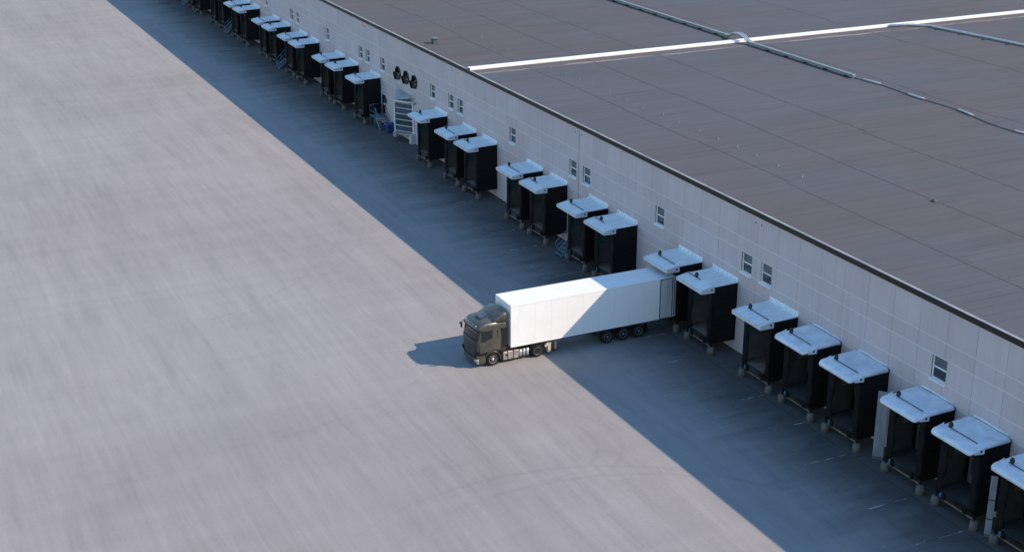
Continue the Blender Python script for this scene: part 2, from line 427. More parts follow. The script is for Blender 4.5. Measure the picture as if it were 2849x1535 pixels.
# small round scuppers under the eave
for y in (-6.13, -6.77, 18.6, 17.6, 43.1, 41.8, 67.3, 66.7, -30.6, -31.2):
    MB().tube([(-.06, y, 9.5), (.0, y, 9.5)], .055, 8).build('scupper', 'fascia_dark', WH)
# movement joint, darker, floor to eave
MB().box(-.046, -.03, 17.965, 18.005, .0, 9.78).build('movement_joint', 'dark_steel', WH)
# personnel door with its frame and notice
d = MB().box(.0, .05, 61.08, 61.95, 1.1, 3.17).build('door', 'cab_black', WH)
MB().box(-.05, .03, 61.0, 61.06, 1.1, 3.24).box(-.05, .03, 61.97, 62.03, 1.1, 3.24).build('door_frame', 'dark_steel', d)
MB().box(-.02, -.002, 61.3, 61.62, 2.1, 2.5).build('notice', 'white_trim', d)
MB().tube([(-.06, 61.2, 2.05), (-.06, 61.2, 2.3)], .02, 6).build('handle', 'edge_metal', d)
MB().box(-.3, -.045, 60.68, 60.95, 2.5, 2.95).build('meter_box', 'fan_steel', WH, .02, 1)
# roof seams
for x in (5.5, 11.9, 18.6, 31.1, 44.3):
    m = MB(); y = WY0
    while y < WY1:
        L = random.uniform(5, 14); dx = random.uniform(-.28, .28); wd = random.choice((.05, .06, .06, .22 if random.random() < .3 else .06))
        m.box(x + dx - wd, x + dx + wd, y, min(y + L, WY1), ROOF - .01, ROOF + .012); y += L
    m.build('felt_seam', 'seam_felt', WH)

# ------------------------------------------------------------------ roof furniture
fw = thing('fire_wall_cap', 'long white metal capping on the low fire wall running across the dark roof', 'roof capping', (0, 39.0, ROOF))
MB().box(.1, 130, .06, .56, 0, .18).build('fire_wall', 'seam_felt', fw)
cp = MB().prism_y([(0, .20), (0, .0)], 0, 0) if False else None
x = -.05; i = 0
while x < 130:
    L = 2.3
    m = MB(); z = random.uniform(-.004, .004)
    # flat sheet with turned-down near and far edges
    for (a, b, z0, z1) in ((-.02, .64, .20, .215), (-.02, -.005, .02, .20), (.625, .64, .02, .20)): m.box(0, L - .02, a, b, z0, z1)
    m.box(L - .05, L - .015, -.03, .65, .2, .228)
    c_ = m.build('cap_piece', 'cap_white', fw); c_.location = (x, random.uniform(-.01, .01), z); x += L; i += 1
tr = thing('cable_tray', 'grey metal cable tray along the roof, humped over the white fire wall capping', 'cable tray', (29.3, 39.5, ROOF))
def tray(y0, y1, nm='tray_run'):
    MB().box(-.17, .17, y0, y1, .12, .34).build(nm, 'tray_metal', tr, .01, 1)
yy = -18.0
while yy < -1.6:
    y1 = min(yy + 6.0, -1.5); tray(yy, y1 - .02); yy = y1
    if yy >= -1.55: break
yy = 1.5
while yy < 80: tray(yy, yy + 5.98); yy += 6.0
for s in (-.2, .0, .2):
    MB().tube([(s, -2.2, .3), (s, -1.5, .38), (s, -.75, .72), (s, 0, .82), (s, .75, .72), (s, 1.5, .38), (s, 2.2, .3)], .07, 8).build('cable_bend', 'edge_metal', tr)
fm = MB().box(-.34, .34, -.1, .1, 0, .14).mesh('tray_foot', 'chassis_dark')
yy = -17
while yy < 80:
    if abs(yy) > 2: link('tray_foot', fm, tr, (0, yy, 0))
    yy += 3.0
pts = []
for q in range(40):
    y_ = -18.0 - q * 1.0; pts.append((.05 + .35 * math.sin(q * .23) + .2 * math.sin(q * .61), y_, .06))
MB().tube(pts, .045, 6).build('flat_cable', 'roof_vent', tr)
for q0, q1 in ((1, 4), (7, 10), (13, 16), (20, 22), (23, 27)):
    MB().tube([(p[0], p[1], .10) for p in pts[q0:q1]], .085, 6).build('cable_cover', 'edge_metal', tr)
p2 = thing('roof_pipe', 'thin pale pipe branching off the fire wall capping on the far right of the roof', 'pipe', (48, 38.6, ROOF))
MB().tube([(-.6, .3, .16), (1.5, .0, .16), (3.2, -1.6, .16), (4.2, -8, .16), (5.0, -14, .16), (6.0, -24, .16), (7.0, -40, .16)], .13, 8).build('pipe_run', 'edge_metal', p2)
for t in range(12): MB().box(3.0 + t * .33 - .2, 3.4 + t * .33, -3 - t * 3, -2.8 - t * 3, 0, .06).build('pipe_foot', 'chassis_dark', p2)
bx = thing('roof_vent_box', 'small square vent box with a pale lid on the roof near the edge', 'vent', (1.75, 51.6, ROOF))
MB().box(-.22, .22, -.3, .3, 0, .5).build('box', 'seam_felt', bx)
MB().prism_y([(-.3, .5), (.3, .5), (.3, .55), (0, .62), (-.3, .55)], -.38, .38).build('lid', 'roof_vent', bx)
VY = [14.9, 17.5, 20.3, 23.2, 26.3, 29.1, 31.5, 34.1, 36.9, 46.2, 49.5, 52.0, 54.6, 57.2, 59.6, 61.9, 64.5, 67.9, 71.1, 12.1, 9.5, 7.0, 4.5, 1.6, -1.3]
vb = MB().lathe_z([(.09, 0), (.09, .012), (.024, .03), (.024, .20)], 0, 0, 8).mesh('pipe', 'roof_vent')
vc = MB().lathe_z([(.024, .19), (.055, .20), (.055, .22), (.02, .24)], 0, 0, 8).mesh('cowl', 'roof_vent')
near = sorted([y for y in VY if y < 39], reverse=True); far = sorted([y for y in VY if y > 39])
for y in VY:
    if y < 39: lb = 'small roof vent stub, %s on the near side of the white capping' % ORD[near.index(y) + 1]
    else: lb = 'small roof vent stub, %s on the far side of the white capping' % ORD[far.index(y) + 1]
    t = thing('roof_vent', lb, 'vent', (7.1 + random.uniform(-.15, .15), y, ROOF), 0, 'row of small vents on the roof')
    link('pipe', vb, t); link('cowl', vc, t)
m = MB().lathe_z([(.22, 0), (.2, .06), (.08, .09), (.07, .18)], 0, 0, 10)
t = thing('roof_drain', 'low dark drain hump alone on the near part of the roof', 'drain', (11.5, -9.5, ROOF)); m.build('dome', 'seam_felt', t)

# ------------------------------------------------------------------ wall fans, gate pod, stairs, bin
for i, (y, nm) in enumerate(((57.1, 'farthest'), (54.85, 'middle'), (52.65, 'nearest'))):
    t = thing('wall_fan', 'round dark ventilation fan on the wall, %s of the three above the angled gate' % nm, 'fan', (-.04, y, 6.42), 0, 'three round fans high on the wall')
    n = 28; rg = []
    for r_, x_ in ((.70, .0), (.70, -.10), (.63, -.12), (.60, -.10), (.60, .0)):
        rg.append([(x_, r_ * math.cos(a), r_ * math.sin(a)) for a in [2 * math.pi * q / n for q in range(n)]])
    MB().loft(rg, True, True).build('ring', 'cab_black', t)
    rg = [[(-.03, r_ * math.cos(a), r_ * math.sin(a)) for a in [2 * math.pi * q / n for q in range(n)]] for r_ in (.6, .02)]
    MB().loft(rg, True).build('mesh_disc', 'pane', t)
    for b in range(6):
        a0 = b * math.pi / 3 + i * .3; m = MB()
        m.loft([[(-.05 - .05 * (q % 2), rr * math.cos(a0 + dq), rr * math.sin(a0 + dq)) for q, dq in enumerate((-.22, .22))] for rr in (.12, .55)], False, True, False)
        m.build('blade', 'fan_steel', t)
    MB().tube([(-.13, 0, 0), (-.03, 0, 0)], .11, 12).build('hub', 'dark_steel', t)
    # dark hood plate over the far lower quarter of the ring
    rg = []
    for x_, r0 in ((-.05, .56), (-.05, .76), (-.22, .76), (-.22, .56)):
        rg.append([(x_, r0 * math.cos(a), r0 * math.sin(a)) for a in [R(-18 - 85 * q / 12) + R(18 + 3) + 0 * q for q in range(13)]])
    hood = MB()
    arcpts = [R(178 + 75 * q / 10) for q in range(11)]
    rr_ = [[(x_, -r0 * math.cos(a), r0 * math.sin(a)) for a in arcpts] for x_, r0 in ((-.04, .70), (-.30, .74), (-.30, .71), (-.04, .67))]
    hood.loft(rr_ + [rr_[0]], False, True, False); hood.build('rain_hood', 'black_rubber', t)

gp = thing('gate_pod', 'angled glazed sectional gate under a triangular corrugated metal hood against the wall', 'gate', (0, 0, 0))
A = Vector((-.05, 57.4, 0)); B = Vector((-.06, 53.0, 0)); C = Vector((-1.36, 54.95, 0))
dirv = (B - C).normalized(); nrm = Vector((dirv.y, -dirv.x, 0))
if nrm.x > 0: nrm = -nrm
Ld = (B - C).length
def oriented(mb, u0, u1, o0, o1, z0, z1):     # a box along the gate face, u from the free corner C
    p = [C + dirv * u + nrm * o for u, o in ((u0, o0), (u1, o0), (u1, o1), (u0, o1))]
    mb.prism_z([(q.x, q.y) for q in p], z0, z1); return mb
oriented(MB(), -.06, .06, -.05, .07, .95, 4.25).build('post', 'white_trim', gp)
oriented(MB(), Ld - .16, Ld - .02, -.05, .07, .95, 4.45).build('post', 'white_trim', gp)
zs = [1.12, 1.70, 2.30, 2.90, 3.50, 4.02]
mats = ['gate_blue', 'gate_glass', 'gate_glass', 'gate_blue', 'gate_blue']
for q in range(5):
    o = oriented(MB(), .07, Ld - .17, -.02, .03, zs[q] + .03, zs[q + 1] - .03).build('door_section', mats[q], gp)
for q in range(6): oriented(MB(), .065, Ld - .165, -.03, .045, zs[q] - .03, zs[q] + .03).build('rail', 'white_trim', gp)
MB().prism_z([(C.x, C.y), (A.x, A.y), (A.x, A.y - .05), (C.x + .04, C.y - .03)], 1.1, 4.2).build('side_wall', 'guard_pale', gp)
hd = MB(); Ct = (C.x - .12, C.y + .05, 4.24); At = (-.05, 57.5, 4.90); Bt = (-.05, 52.5, 4.90)
for dz in (0,):
    hd.v += [Ct, At, Bt, (Ct[0], Ct[1], Ct[2] - .06), (At[0], At[1], At[2] - .06), (Bt[0], Bt[1], Bt[2] - .06)]
    hd.f += [(0, 1, 2), (5, 4, 3), (0, 3, 4, 1), (1, 4, 5, 2), (2, 5, 3, 0)]; hd.sm += [False] * 5
hd.build('hood', 'hood_metal', gp)
for q in range(9):                            # standing ribs of the hood sheet, running down from the wall
    f = (q + .5) / 9; a = Vector(At).lerp(Vector(Bt), f)
    tgt = Vector(Ct); e2 = a.lerp(tgt, .97) if False else None
    d0 = Vector((-1, 0, -.5)); edge = Vector(Ct)
    # run each rib parallel to the slope until it meets the free edges
    lim = min(f / .5, (1 - f) / .5); st = a; en = a + (Vector(Ct) - Vector(At).lerp(Vector(Bt), .5)) * min(1, lim)
    MB().tube([st + Vector((0, 0, .02)), en + Vector((0, 0, .02))], .035, 6).build('rib', 'hood_metal', gp)
MB().box(-.09, -.045, 52.45, 57.6, 4.88, 5.18).build('flashing', 'edge_metal', gp)
MB().tube([Vector(Ct) + Vector((0, 0, -.1)), Vector(Bt) + Vector((-.05, -.0, -.62))], .13, 6).build('gutter', 'edge_metal', gp)
oriented(MB(), -.05, Ld + .05, -.1, .1, 4.10, 4.2).build('lintel', 'edge_metal', gp)
MB().prism_z([(C.x - .08, C.y), (A.x, A.y), (B.x, B.y - .1)], .68, .98).build('floor_slab', 'plinth_concrete', gp)
oriented(MB(), -.15, .25, -.12, .2, .45, .95).build('bracket', 'plinth_concrete', gp)
MB().box(-.5, -.045, 52.75, 53.3, 0, 1.0).build('pillar', 'guard_pale', gp)

def steps(name, label, x, y, z, nst, run, rise, wd, platform, rz):
    t = thing(name, label, 'stairs', (x, y, 0), rz)
    # local: climbs along +x from the foot at x=0; width along y
    for q in range(nst):
        MB().box(run * q, run * q + run * .92, -wd / 2 + .05, wd / 2 - .05, rise * (q + 1) - .04, rise * (q + 1)).build('tread', 'stair_steel', t)
    L = run * nst; H = rise * nst
    for s in (-1, 1):
        yy = s * (wd / 2 - .02)
        MB().prism_y([(-.05, 0), (.12, 0), (L, H - .18), (L, H + .03), (-.05, .18)], yy - .02, yy + .02).build('stringer', 'stair_steel', t)
        MB().tube([(.05, yy, .1), (.05, yy, 1.05), (L, yy, H + 1.0), (L + platform, yy, H + 1.0)], .024, 8).build('handrail', 'stair_steel', t)
        MB().tube([(.05, yy, .58), (L, yy, H + .52), (L + platform, yy, H + .52)], .018, 8).build('mid_rail', 'stair_steel', t)
        for px, pz in ((L * .55, H * .55), (L, H), (L + platform - .05, H)):
            MB().tube([(px, yy, pz - .1), (px, yy, pz + 1.0)], .02, 8).build('rail_post', 'stair_steel', t)
    MB().box(L, L + platform, -wd / 2, wd / 2, H - .05, H + .001).build('landing', 'stair_steel', t)
    for s in (-1, 1): MB().tube([(L + platform - .1, s * (wd / 2 - .06), 0), (L + platform - .1, s * (wd / 2 - .06), H)], .03, 8).build('leg', 'stair_steel', t)
    return t
for y, lb in ((16.95, 'blue grey steel stairs between dock shelters, nearest set beyond the truck'),
              (92.7, 'blue grey steel stairs between dock shelters, second set beyond the angled gate'),
              (117.2, 'blue grey steel stairs between far dock shelters, next to last set toward the top edge'),
              (141.5, 'blue grey steel stairs at the far end, cut by the top edge of the picture')):
    steps('steel_stairs', lb, -2.35, y, 0, 5, .25, .22, 1.05, 1.0, 0)
    MB().box(-.06, -.03, y - .45, y + .45, 1.1, 3.15).build('door', 'dark_steel', WH)
ls = steps('landing_stairs', 'steel stairs and landing with railing at the dark personnel door beside the gate', -.78, 59.35, 0, 5, .26, .22, 1.2, .1, R(90))
MB().box(1.3, 2.75, -.72, .72, 1.04, 1.11).build('landing', 'stair_steel', ls)
for pts in ([(1.35, .70, 1.1), (1.35, .70, 2.15), (2.72, .70, 2.15), (2.72, .70, 1.1)], [(2.72, .70, 2.15), (2.72, -.66, 2.15), (2.72, -.66, 1.1)],
            [(1.35, .70, 1.62), (2.72, .70, 1.62), (2.72, -.66, 1.62)]):
    MB().tube(pts, .025, 8).build('railing', 'stair_steel', ls)
for q in ((1.4, .66), (2.68, .66), (2.68, -.62)): MB().tube([(q[0], q[1], 0), (q[0], q[1], 1.05)], .03, 8).build('leg', 'stair_steel', ls)
bn = thing('plastic_bin', 'blue plastic bin standing between the landing stairs and the angled gate', 'bin', (-.62, 58.25, 0))
MB().loft([[(sx * q, sy * q * .9, z) for sx, sy in ((-1, -1), (1, -1), (1, 1), (-1, 1))] for q, z in ((.36, .06), (.40, .3), (.46, .85))], True, False).build('body', 'bin_blue', bn, .03, 2)
MB().loft([[(sx * q, sy * q * .92, z) for sx, sy in ((-1, -1), (1, -1), (1, 1), (-1, 1))] for q, z in ((.50, .85), (.50, .90), (.30, 1.0))], True, False).build('lid', 'bin_blue', bn, .02, 1)
for s in (-.3, .3): MB().lathe_y([(.09, s - .04), (.09, s + .04)], .3, .09, 12).build('wheel', 'tyre', bn)
for i, (x, y0, wd, z1, lb) in enumerate(((-1.35, -21.15, .62, 4.2, 'pale upright guard panel between the third and fourth dock shelters from the right edge'),
                                     (-1.75, -30.45, .34, 3.5, 'narrow weathered pale guard post panel beside the dock shelter cut by the right edge'))):
    t = thing('guard_panel', lb, 'panel', (x, y0, 0), R(38))
    MB().box(-.03, .03, -wd / 2, wd / 2, .12, z1).build('sheet', 'guard_dull', t, .01, 1)
    MB().box(.03, .11, -.05, .05, .0, z1 - .3).build('post', 'dark_steel', t)
    MB().box(-.1, .16, -wd / 2, wd / 2, 0, .12).build('foot', 'pier_concrete', t)
    if i: 
        for z in (1.0, 2.1): MB().box(-.04, .035, -wd / 2 - .005, wd / 2 + .005, z, z + .06).build('strap', 'dark_steel', t)

# ------------------------------------------------------------------ dock shelters
FX, BX, HW = -2.90, -1.92, 1.50
def ztop(x, y=0):
    if x > BX: return 4.89 + (4.84 - 4.89) * (x / BX)
    return 4.84 - .16 * (BX - x) / (BX - FX)
def make_dock(rounded, lamp_far, n):
    rnd = random.Random(n)
    t = link('dock_shelter', None)
    t.empty_display_size = .3
    for s in (-1, 1):
        m = MB(); z = .74; k = 0
        while z < 4.7:                               # lapped boards of the black side wall
            z1 = min(z + .45, 4.80); m.box(BX + .05, -.05, s * (HW - .06), s * (HW - .004 * (k % 2)), z, z1 - .012); z = z1; k += 1
        m.box(BX + .06, -.05, s * (HW - .05), s * (HW - .03), .74, 4.8)
        sw = m.build('side_wall', 'black_clad', t)
        # inner lining: grey boards with a translucent greenish panel high at the front
        yi = s * (HW - .075); y2 = s * (HW - .062)
        MB().box(BX + .08, -.15, yi, y2, 1.09, 2.72).build('inner_lining', 'lining_dark' if rounded else 'lining_grey', sw)
        MB().box(-.98, -.15, yi, y2, 2.74, 4.4).build('inner_lining', 'lining_brown', sw)
        MB().box(BX + .08, -1.0, yi, y2, 2.74, 4.4).build('light_panel', 'lining_dark' if rounded else 'dock_glass', sw)
        MB().box(BX - .02, BX + .048, s * (HW - .10), s * (HW + .005), .52, 4.44).build('corner_post', 'black_clad', t)
        # rubber curtain: a wavy vertical flap standing a little ahead of the posts
        rg = []
        for q in range(12):
            z = .85 + 3.55 * q / 11; wv = .05 * math.sin(q * 1.3 + n + s); wd = .50 + .10 * (q / 11) + .05 * math.sin(q * .9 + n * 2 + s)
            a = s * (HW + .01); b = s * (HW - wd)
            rg.append([(BX - .03, a, z), (BX - .10 - wv * .5, s * (HW - wd * .35), z), (BX - .07 - wv, s * (HW - wd * .7), z), (BX - .05 + wv, b, z),
                       (BX + .0 + wv, b, z), (BX - .02, s * (HW - wd * .5), z)])
        MB().loft(rg, True, True).build('curtain', 'black_rubber', t)
        pr = MB().lathe_z([(.25, 0), (.235, .3), (.21, .50), (.17, .53)], BX - .02, s * (HW - .02) - .03, 14).build('pier', 'pier_concrete', t)
        MB().box(BX - .16, BX - .02, s * .82 - .12, s * .82 + .12, .62, .98).build('bumper', 'black_rubber', t, .02, 1)
    MB().prism_y([(BX - .03, 4.44), (BX - .05, 3.95), (BX + .0, 3.95), (BX + .02, 4.44)], -HW + .1, HW - .1).build('header_curtain', 'black_rubber', t)
    MB().box(BX + .02, -.05, -HW + .07, HW - .07, .98, 1.08).build('floor', 'lining_dark' if rounded else 'dock_floor', t)
    MB().box(BX - .06, BX + .02, -1.05, 1.05, 1.02, 1.07).build('leveller_lip', 'dark_steel', t)
    MB().box(BX - .02, BX + .06, -HW + .16, HW - .5 if n % 2 else HW - .2, .50, .60).build('lower_beam', 'beam_worn', t)
    MB().box(BX - .1, BX + .12, HW - .62, HW - .36, .66, .92).build('control_box', 'blue_paint', t, .02, 1)
    # black surround closing the back, then the sectional door on the wall, inside
    MB().box(-.049, -.0435, -HW + .02, HW - .02, .98, 4.8).build('door_surround', 'black_clad', t)
    dd = MB().box(-.09, -.05, -1.22, 1.22, 1.1, 4.1).build('dock_door', 'dark_steel', t)
    for q in range(5):
        z0 = 1.12 + q * .58
        if q == 3:
            MB().box(-.125, -.092, .06, 1.15, z0, z0 + .56).build('window_section', 'dock_glass', dd)
            MB().box(-.125, -.092, -1.15, .04, z0, z0 + .56).build('door_section', 'dock_door_grey', dd)
        else: MB().box(-.125, -.092, -1.15, 1.15, z0, z0 + .56).build('door_section', 'dock_door_grey', dd)
    # canopy
    if not rounded:
        c = MB().prism_y([(-.05, 4.89), (BX, 4.84), (FX, 4.68), (FX, 4.63), (BX, 4.79), (-.05, 4.83)], -HW - .03, HW + .03).build('canopy', 'canopy', t)
        m = MB()
        for q in range(7):
            v = -1.32 + q * .44
            m.prism_y([(-.1, ztop(-.1)), (-.1, ztop(-.1) + .022), (BX, 4.862), (FX + .05, 4.71), (FX + .05, 4.68), (BX, 4.84)], v - .014, v + .014)
        m.build('standing_seam', 'canopy', c)
        MB().box(FX - .03, FX, -HW - .06, HW + .06, 4.47, 4.695).build('fascia', 'fascia_grey', c)
        for s in (-1, 1):
            MB().prism_y([(FX - .002, 4.45), (BX + .02, 4.43), (BX + .02, 4.885), (BX - .05, 4.885), (FX - .002, 4.715)], s * (HW + .031), s * (HW + .06)).build('side_fascia', 'fascia_grey', c)
        MB().tube([(-2.12, -HW - .058, 4.65), (-2.12, -HW - .068, 4.65)], .075, 14).build('plug', 'lamp_housing', c)
        u = MB().prism_y([(-.04, 4.86), (-.17, 4.87), (-.17, 4.90), (-.085, 4.93), (-.075, 5.16), (-.04, 5.17)], -HW - .03, HW + .03).build('upstand', 'canopy', c)
        for q in range(6): MB().box(-.12, -.078, -1.25 + q * .5 - .02, -1.25 + q * .5 + .02, 4.94, 5.05).build('clip', 'fascia_grey', u)
    else:
        r = .38; pl = []
        def arc(cx, cy, a0, a1):
            return [(cx + r * math.cos(R(a0 + (a1 - a0) * q / 6)), cy + r * math.sin(R(a0 + (a1 - a0) * q / 6))) for q in range(7)]
        W = HW + .05
        far_r = arc(FX + r, W - r, 180, 90); back = [(-.18, W), (-.05, W - .22), (-.05, -W + .22), (-.18, -W)]
        near = [(BX + .02, -W), (BX - .05, -W - .01), (FX + .08, -W), (FX, -W + .12)]
        out = far_r + back + near
        ins = [(FX + .3 + (x - FX) * .86, y * .9) for x, y in out]
        def zt(x, y): return ztop(x) + .03 * math.sin(y * 2.1 + n)
        top1 = [(x, y, zt(x, y) - .06) for x, y in out]; bot = [(x, y, ztop(x) - .17) for x, y in out]
        mid = [(x * .985 - .02, y * .97, zt(x, y) + .02) for x, y in out]
        i2 = [(x, y, zt(x, y) + .015) for x, y in ins]
        c = MB().loft([bot, top1, mid, i2], True, True).build('canopy', 'canopy_membrane', t)
        for s_ in (-1, 1):
            MB().prism_y([(FX + .35, 4.50), (BX + .03, 4.42), (BX + .05, 4.86), (BX - .06, 4.80), (FX + .35, 4.66)], s_ * (W - .03), s_ * (W + .015)).build('side_flap', 'canopy_membrane', c, .01, 1)
        MB().tube([(-2.12, -W - .012, 4.62), (-2.12, -W - .03, 4.62)], .07, 14).build('plug', 'lamp_housing', c)
        MB().tube([(-.05, y_, 4.97 + .03 * math.sin(y_ * 3)) for y_ in (-1.3, -.8, -.3, .3, .8, 1.3)], .06, 6).build('wall_seal', 'canopy_membrane', c)
    # lamp on a conduit lying across the canopy
    if lamp_far: y0, y1, yl = 1.05, -1.15, .85
    else: y0, y1, yl = HW, -.05, .45
    xl = -2.03; zc = ztop(xl) + .05
    lb = MB().tube([(xl, y0, zc), (xl, y1, zc)], .026, 8).build('conduit', 'dark_steel', t)
    lm = MB()
    nn = 14; rg = []
    ax = Vector((-.80, -.60, .12)).normalized(); e1 = Vector((0, 0, 1)); e1 = (e1 - ax * e1.dot(ax)).normalized(); e2 = ax.cross(e1)
    cc = Vector((xl, yl, zc + .17))
    for o_, r_ in ((-.07, .05), (-.05, .13), (.0, .165), (.05, .15), (.065, .11)):
        rg.append([cc + ax * o_ + (e1 * math.cos(a) * 1.15 + e2 * math.sin(a) * .8) * r_ for a in [2 * math.pi * q / nn for q in range(nn)]])
    lm.loft(rg, True, True); l_ = lm.build('lamp', 'lamp_housing', t)
    MB().tube([(xl, yl, zc), (xl, yl, zc + .1)], .03, 6).build('bracket', 'dark_steel', l_)
    return t
protos = {}
iT = DOCKS.index(-0.17)
for i, y in enumerate(DOCKS):
    rounded = i <= 4
    lf = (i % 2 == 1)
    if i <= 4: lf = True
    if y in (-4.53, 8.66, 19.83, 33.24, 44.39): lf = False
    if y in (-0.17, 13.09, 24.25, 37.69, -11.2, 62.33): lf = True
    key = (rounded, lf, i % 3)
    if key not in protos: protos[key] = t = make_dock(rounded, lf, i)
    else: t = copy_tree(protos[key])
    t.location = (0, y + HW, 0)
    base = 'black dock shelter with %s' % ('rounded pale canopy' if rounded else 'pale metal canopy')
    if i == iT: lb = 'dock shelter with pale metal canopy into which the white trailer is backed'
    elif i == iT - 1: lb = base + ', first on the near side of the white trailer'
    elif i < iT:
        lb = base + ', %s on the near side of the white trailer' % ORD[iT - i]
        if i == 0: lb = 'dock shelter with rounded pale canopy, cut off by the right edge of the picture'
    elif y < 50: lb = base + ', %s beyond the white trailer' % ORD[i - iT]
    else: lb = base + ', %s beyond the angled gate' % ORD[i - DOCKS.index(44.39)]
    tag(t, lb, 'dock shelter', 'dock shelters along the warehouse wall')

# ------------------------------------------------------------------ semi-trailer
TW = 2.35; TX0, TX1, TZ0, TZ1 = -14.55, -1.96, 1.08, 4.03
tl = thing('semi_trailer', 'long white box semi-trailer backed into the dock shelter, half in sunlight', 'trailer', (TX0, 0, 0))
def T(x): return x - TX0
L = T(TX1)
MB().box(.03, L - .02, .03, TW - .03, TZ0 + .04, TZ1 - .03).build('box', 'trailer_gap', tl)
xs = [.05, .55] + [.55 + (L - .6) * q / 10 for q in range(1, 11)]
for a, b in zip(xs[:-1], xs[1:]):
    MB().box(a + .003, b - .003, .0, .03, TZ0 + .10, TZ1 - .09).build('side_panel', 'trailer_white', tl)
    MB().box(a + .003, b - .003, TW - .03, TW, TZ0 + .10, TZ1 - .09).build('side_panel', 'trailer_white', tl)
rx = [.05, .55] + [.55 + (L - .6) * q / 10 for q in range(1, 11)]
for a, b in zip(rx[:-1], rx[1:]):
    MB().box(a + .004, b - .004, .07, TW - .07, TZ1 - .03, TZ1 + random.uniform(-.001, .002)).build('roof_panel', 'trailer_white', tl)
for y in (0, TW):
    s = 1 if y == 0 else -1
    MB().box(.0, L, y - s * .006, y + s * .075, TZ1 - .088, TZ1 + .006).build('roof_rail', 'trailer_white', tl, .02, 2)
    MB().box(.0, L, y - s * .008, y + s * .06, TZ0, TZ0 + .098).build('floor_rail', 'trailer_white', tl, .008, 1)
    MB().box(.2, L - .1, y - s * .004, y + s * .05, TZ0 - .06, TZ0 - .002).build('lower_rail', 'chassis_dark', tl)
    MB().box(-.03, .046, y - s * .01, y + s * .08, TZ0 + .0, TZ1 + .01).build('corner_post', 'trailer_white', tl, .015, 2)
MB().box(-.02, .03, .08, TW - .08, TZ0 + .05, TZ1 - .02).build('front_wall', 'trailer_white', tl)
MB().box(-.035, .05, .082, TW - .082, TZ1 - .06, TZ1 + .004).build('front_rail', 'trailer_white', tl, .01, 1)
MB().box(L - .05, L, -.02, TW + .02, TZ0 - .02, TZ1 + .012).build('rear_frame', 'chassis_dark', tl)
for s, y in ((-1, -.045), (1, TW + .005)):                 # rear doors swung right round against the sides
    dr = MB().box(L - 1.26, L - .05, y, y + .04, TZ0 + .05, TZ1 - .05).build('rear_door', 'guard_pale', tl)
    yo = y - .005 if s < 0 else y + .045
    for q in range(7):
        xx = L - 1.18 + q * .165
        MB().box(xx, xx + .06, yo - .012, yo + .012, TZ0 + .12, TZ1 - .12).build('door_rib', 'guard_pale' if q < 5 else 'dark_steel', dr)
    m = MB(); m.box(L - 1.29, L - 1.255, y - .012, y + .05, TZ0 + .03, TZ1 - .03).box(L - 1.255, L - .05, y - .012, y + .05, TZ1 - .06, TZ1 - .02).box(L - 1.255, L - .05, y - .012, y + .05, TZ0 + .02, TZ0 + .06)
    m.build('door_seal', 'black_rubber', dr)
for y in (.75, 1.6): MB().box(1.5, L - .1, y - .06, y + .06, .82, TZ0 - .01).build('chassis_rail', 'chassis_dark', tl)
m = MB()
for q in range(14): m.box(.6 + q * .9, .68 + q * .9, .08, TW - .08, TZ0 - .1, TZ0 - .01)
m.build('crossmember', 'chassis_dark', tl)
MB().box(L - .14, L - .05, .1, TW - .1, .52, .66).build('underride_bar', 'chassis_dark', tl)
for y in (.35, TW - .35):
    MB().box(T(-11.1) - .06, T(-11.1) + .06, y - .06, y + .06, .22, TZ0 - .02).build('landing_leg', 'flap_cream', tl)
    MB().box(T(-11.1) - .14, T(-11.1) + .14, y - .12, y + .12, .17, .22).build('landing_foot', 'chassis_dark', tl)
for y in (.12, TW - .12): MB().box(T(-9.9), T(-8.2), y - .02, y + .02, .62, .70).box(T(-9.9), T(-8.2), y - .02, y + .02, .85, .92).build('side_guard', 'edge_metal', tl) if False else None
def wheel_meshes(r, wd, rimmat, deep):
    ty = MB().lathe_y([(r * .58, -wd / 2 + .01), (r * .72, -wd / 2 - .004), (r * .93, -wd / 2 + .008), (r, -wd / 2 + .05), (r, wd / 2 - .05), (r * .93, wd / 2 - .008), (r * .72, wd / 2 + .004), (r * .58, wd / 2 - .01)], 0, 0, 36).mesh('wheel', 'tyre')
    y0 = -wd / 2
    rm = MB().lathe_y([(r * .60, y0 + .012), (r * .585, y0 - .006), (r * .54, y0 + .0), (r * .50, y0 + deep), (r * .30, y0 + deep + .015), (r * .27, y0 + deep - .04), (r * .17, y0 + deep - .05), (r * .15, y0 + deep - .09), (r * .02, y0 + deep - .095)], 0, 0, 32).mesh('rim', rimmat)
    nb = MB()
    for q in range(10):
        a = 2 * math.pi * q / 10; nb.tube([(r * .40 * math.cos(a), y0 + deep + .02, r * .40 * math.sin(a)), (r * .40 * math.cos(a), y0 + deep - .03, r * .40 * math.sin(a))], .02, 6)
    return ty, rm, nb.mesh('wheel_nuts', 'chassis_dark')
def put_wheel(parent, x, y, z, ms, flip):
    wlo = link('wheel', ms[0], parent, (x, y, z)); wlo.rotation_euler = (0, random.uniform(0, 6), math.pi if flip else 0)
    link('rim', ms[1], wlo); link('wheel_nuts', ms[2], wlo)
tw_ = wheel_meshes(.47, .34, 'rim_grey', .06)
for x in (-7.25, -6.02, -4.79):
    put_wheel(tl, T(x), .22, .47, tw_, False); put_wheel(tl, T(x), TW - .22, .47, tw_, True)
    MB().tube([(T(x), .3, .47), (T(x), TW - .3, .47)], .07, 8).build('axle', 'chassis_dark', tl)
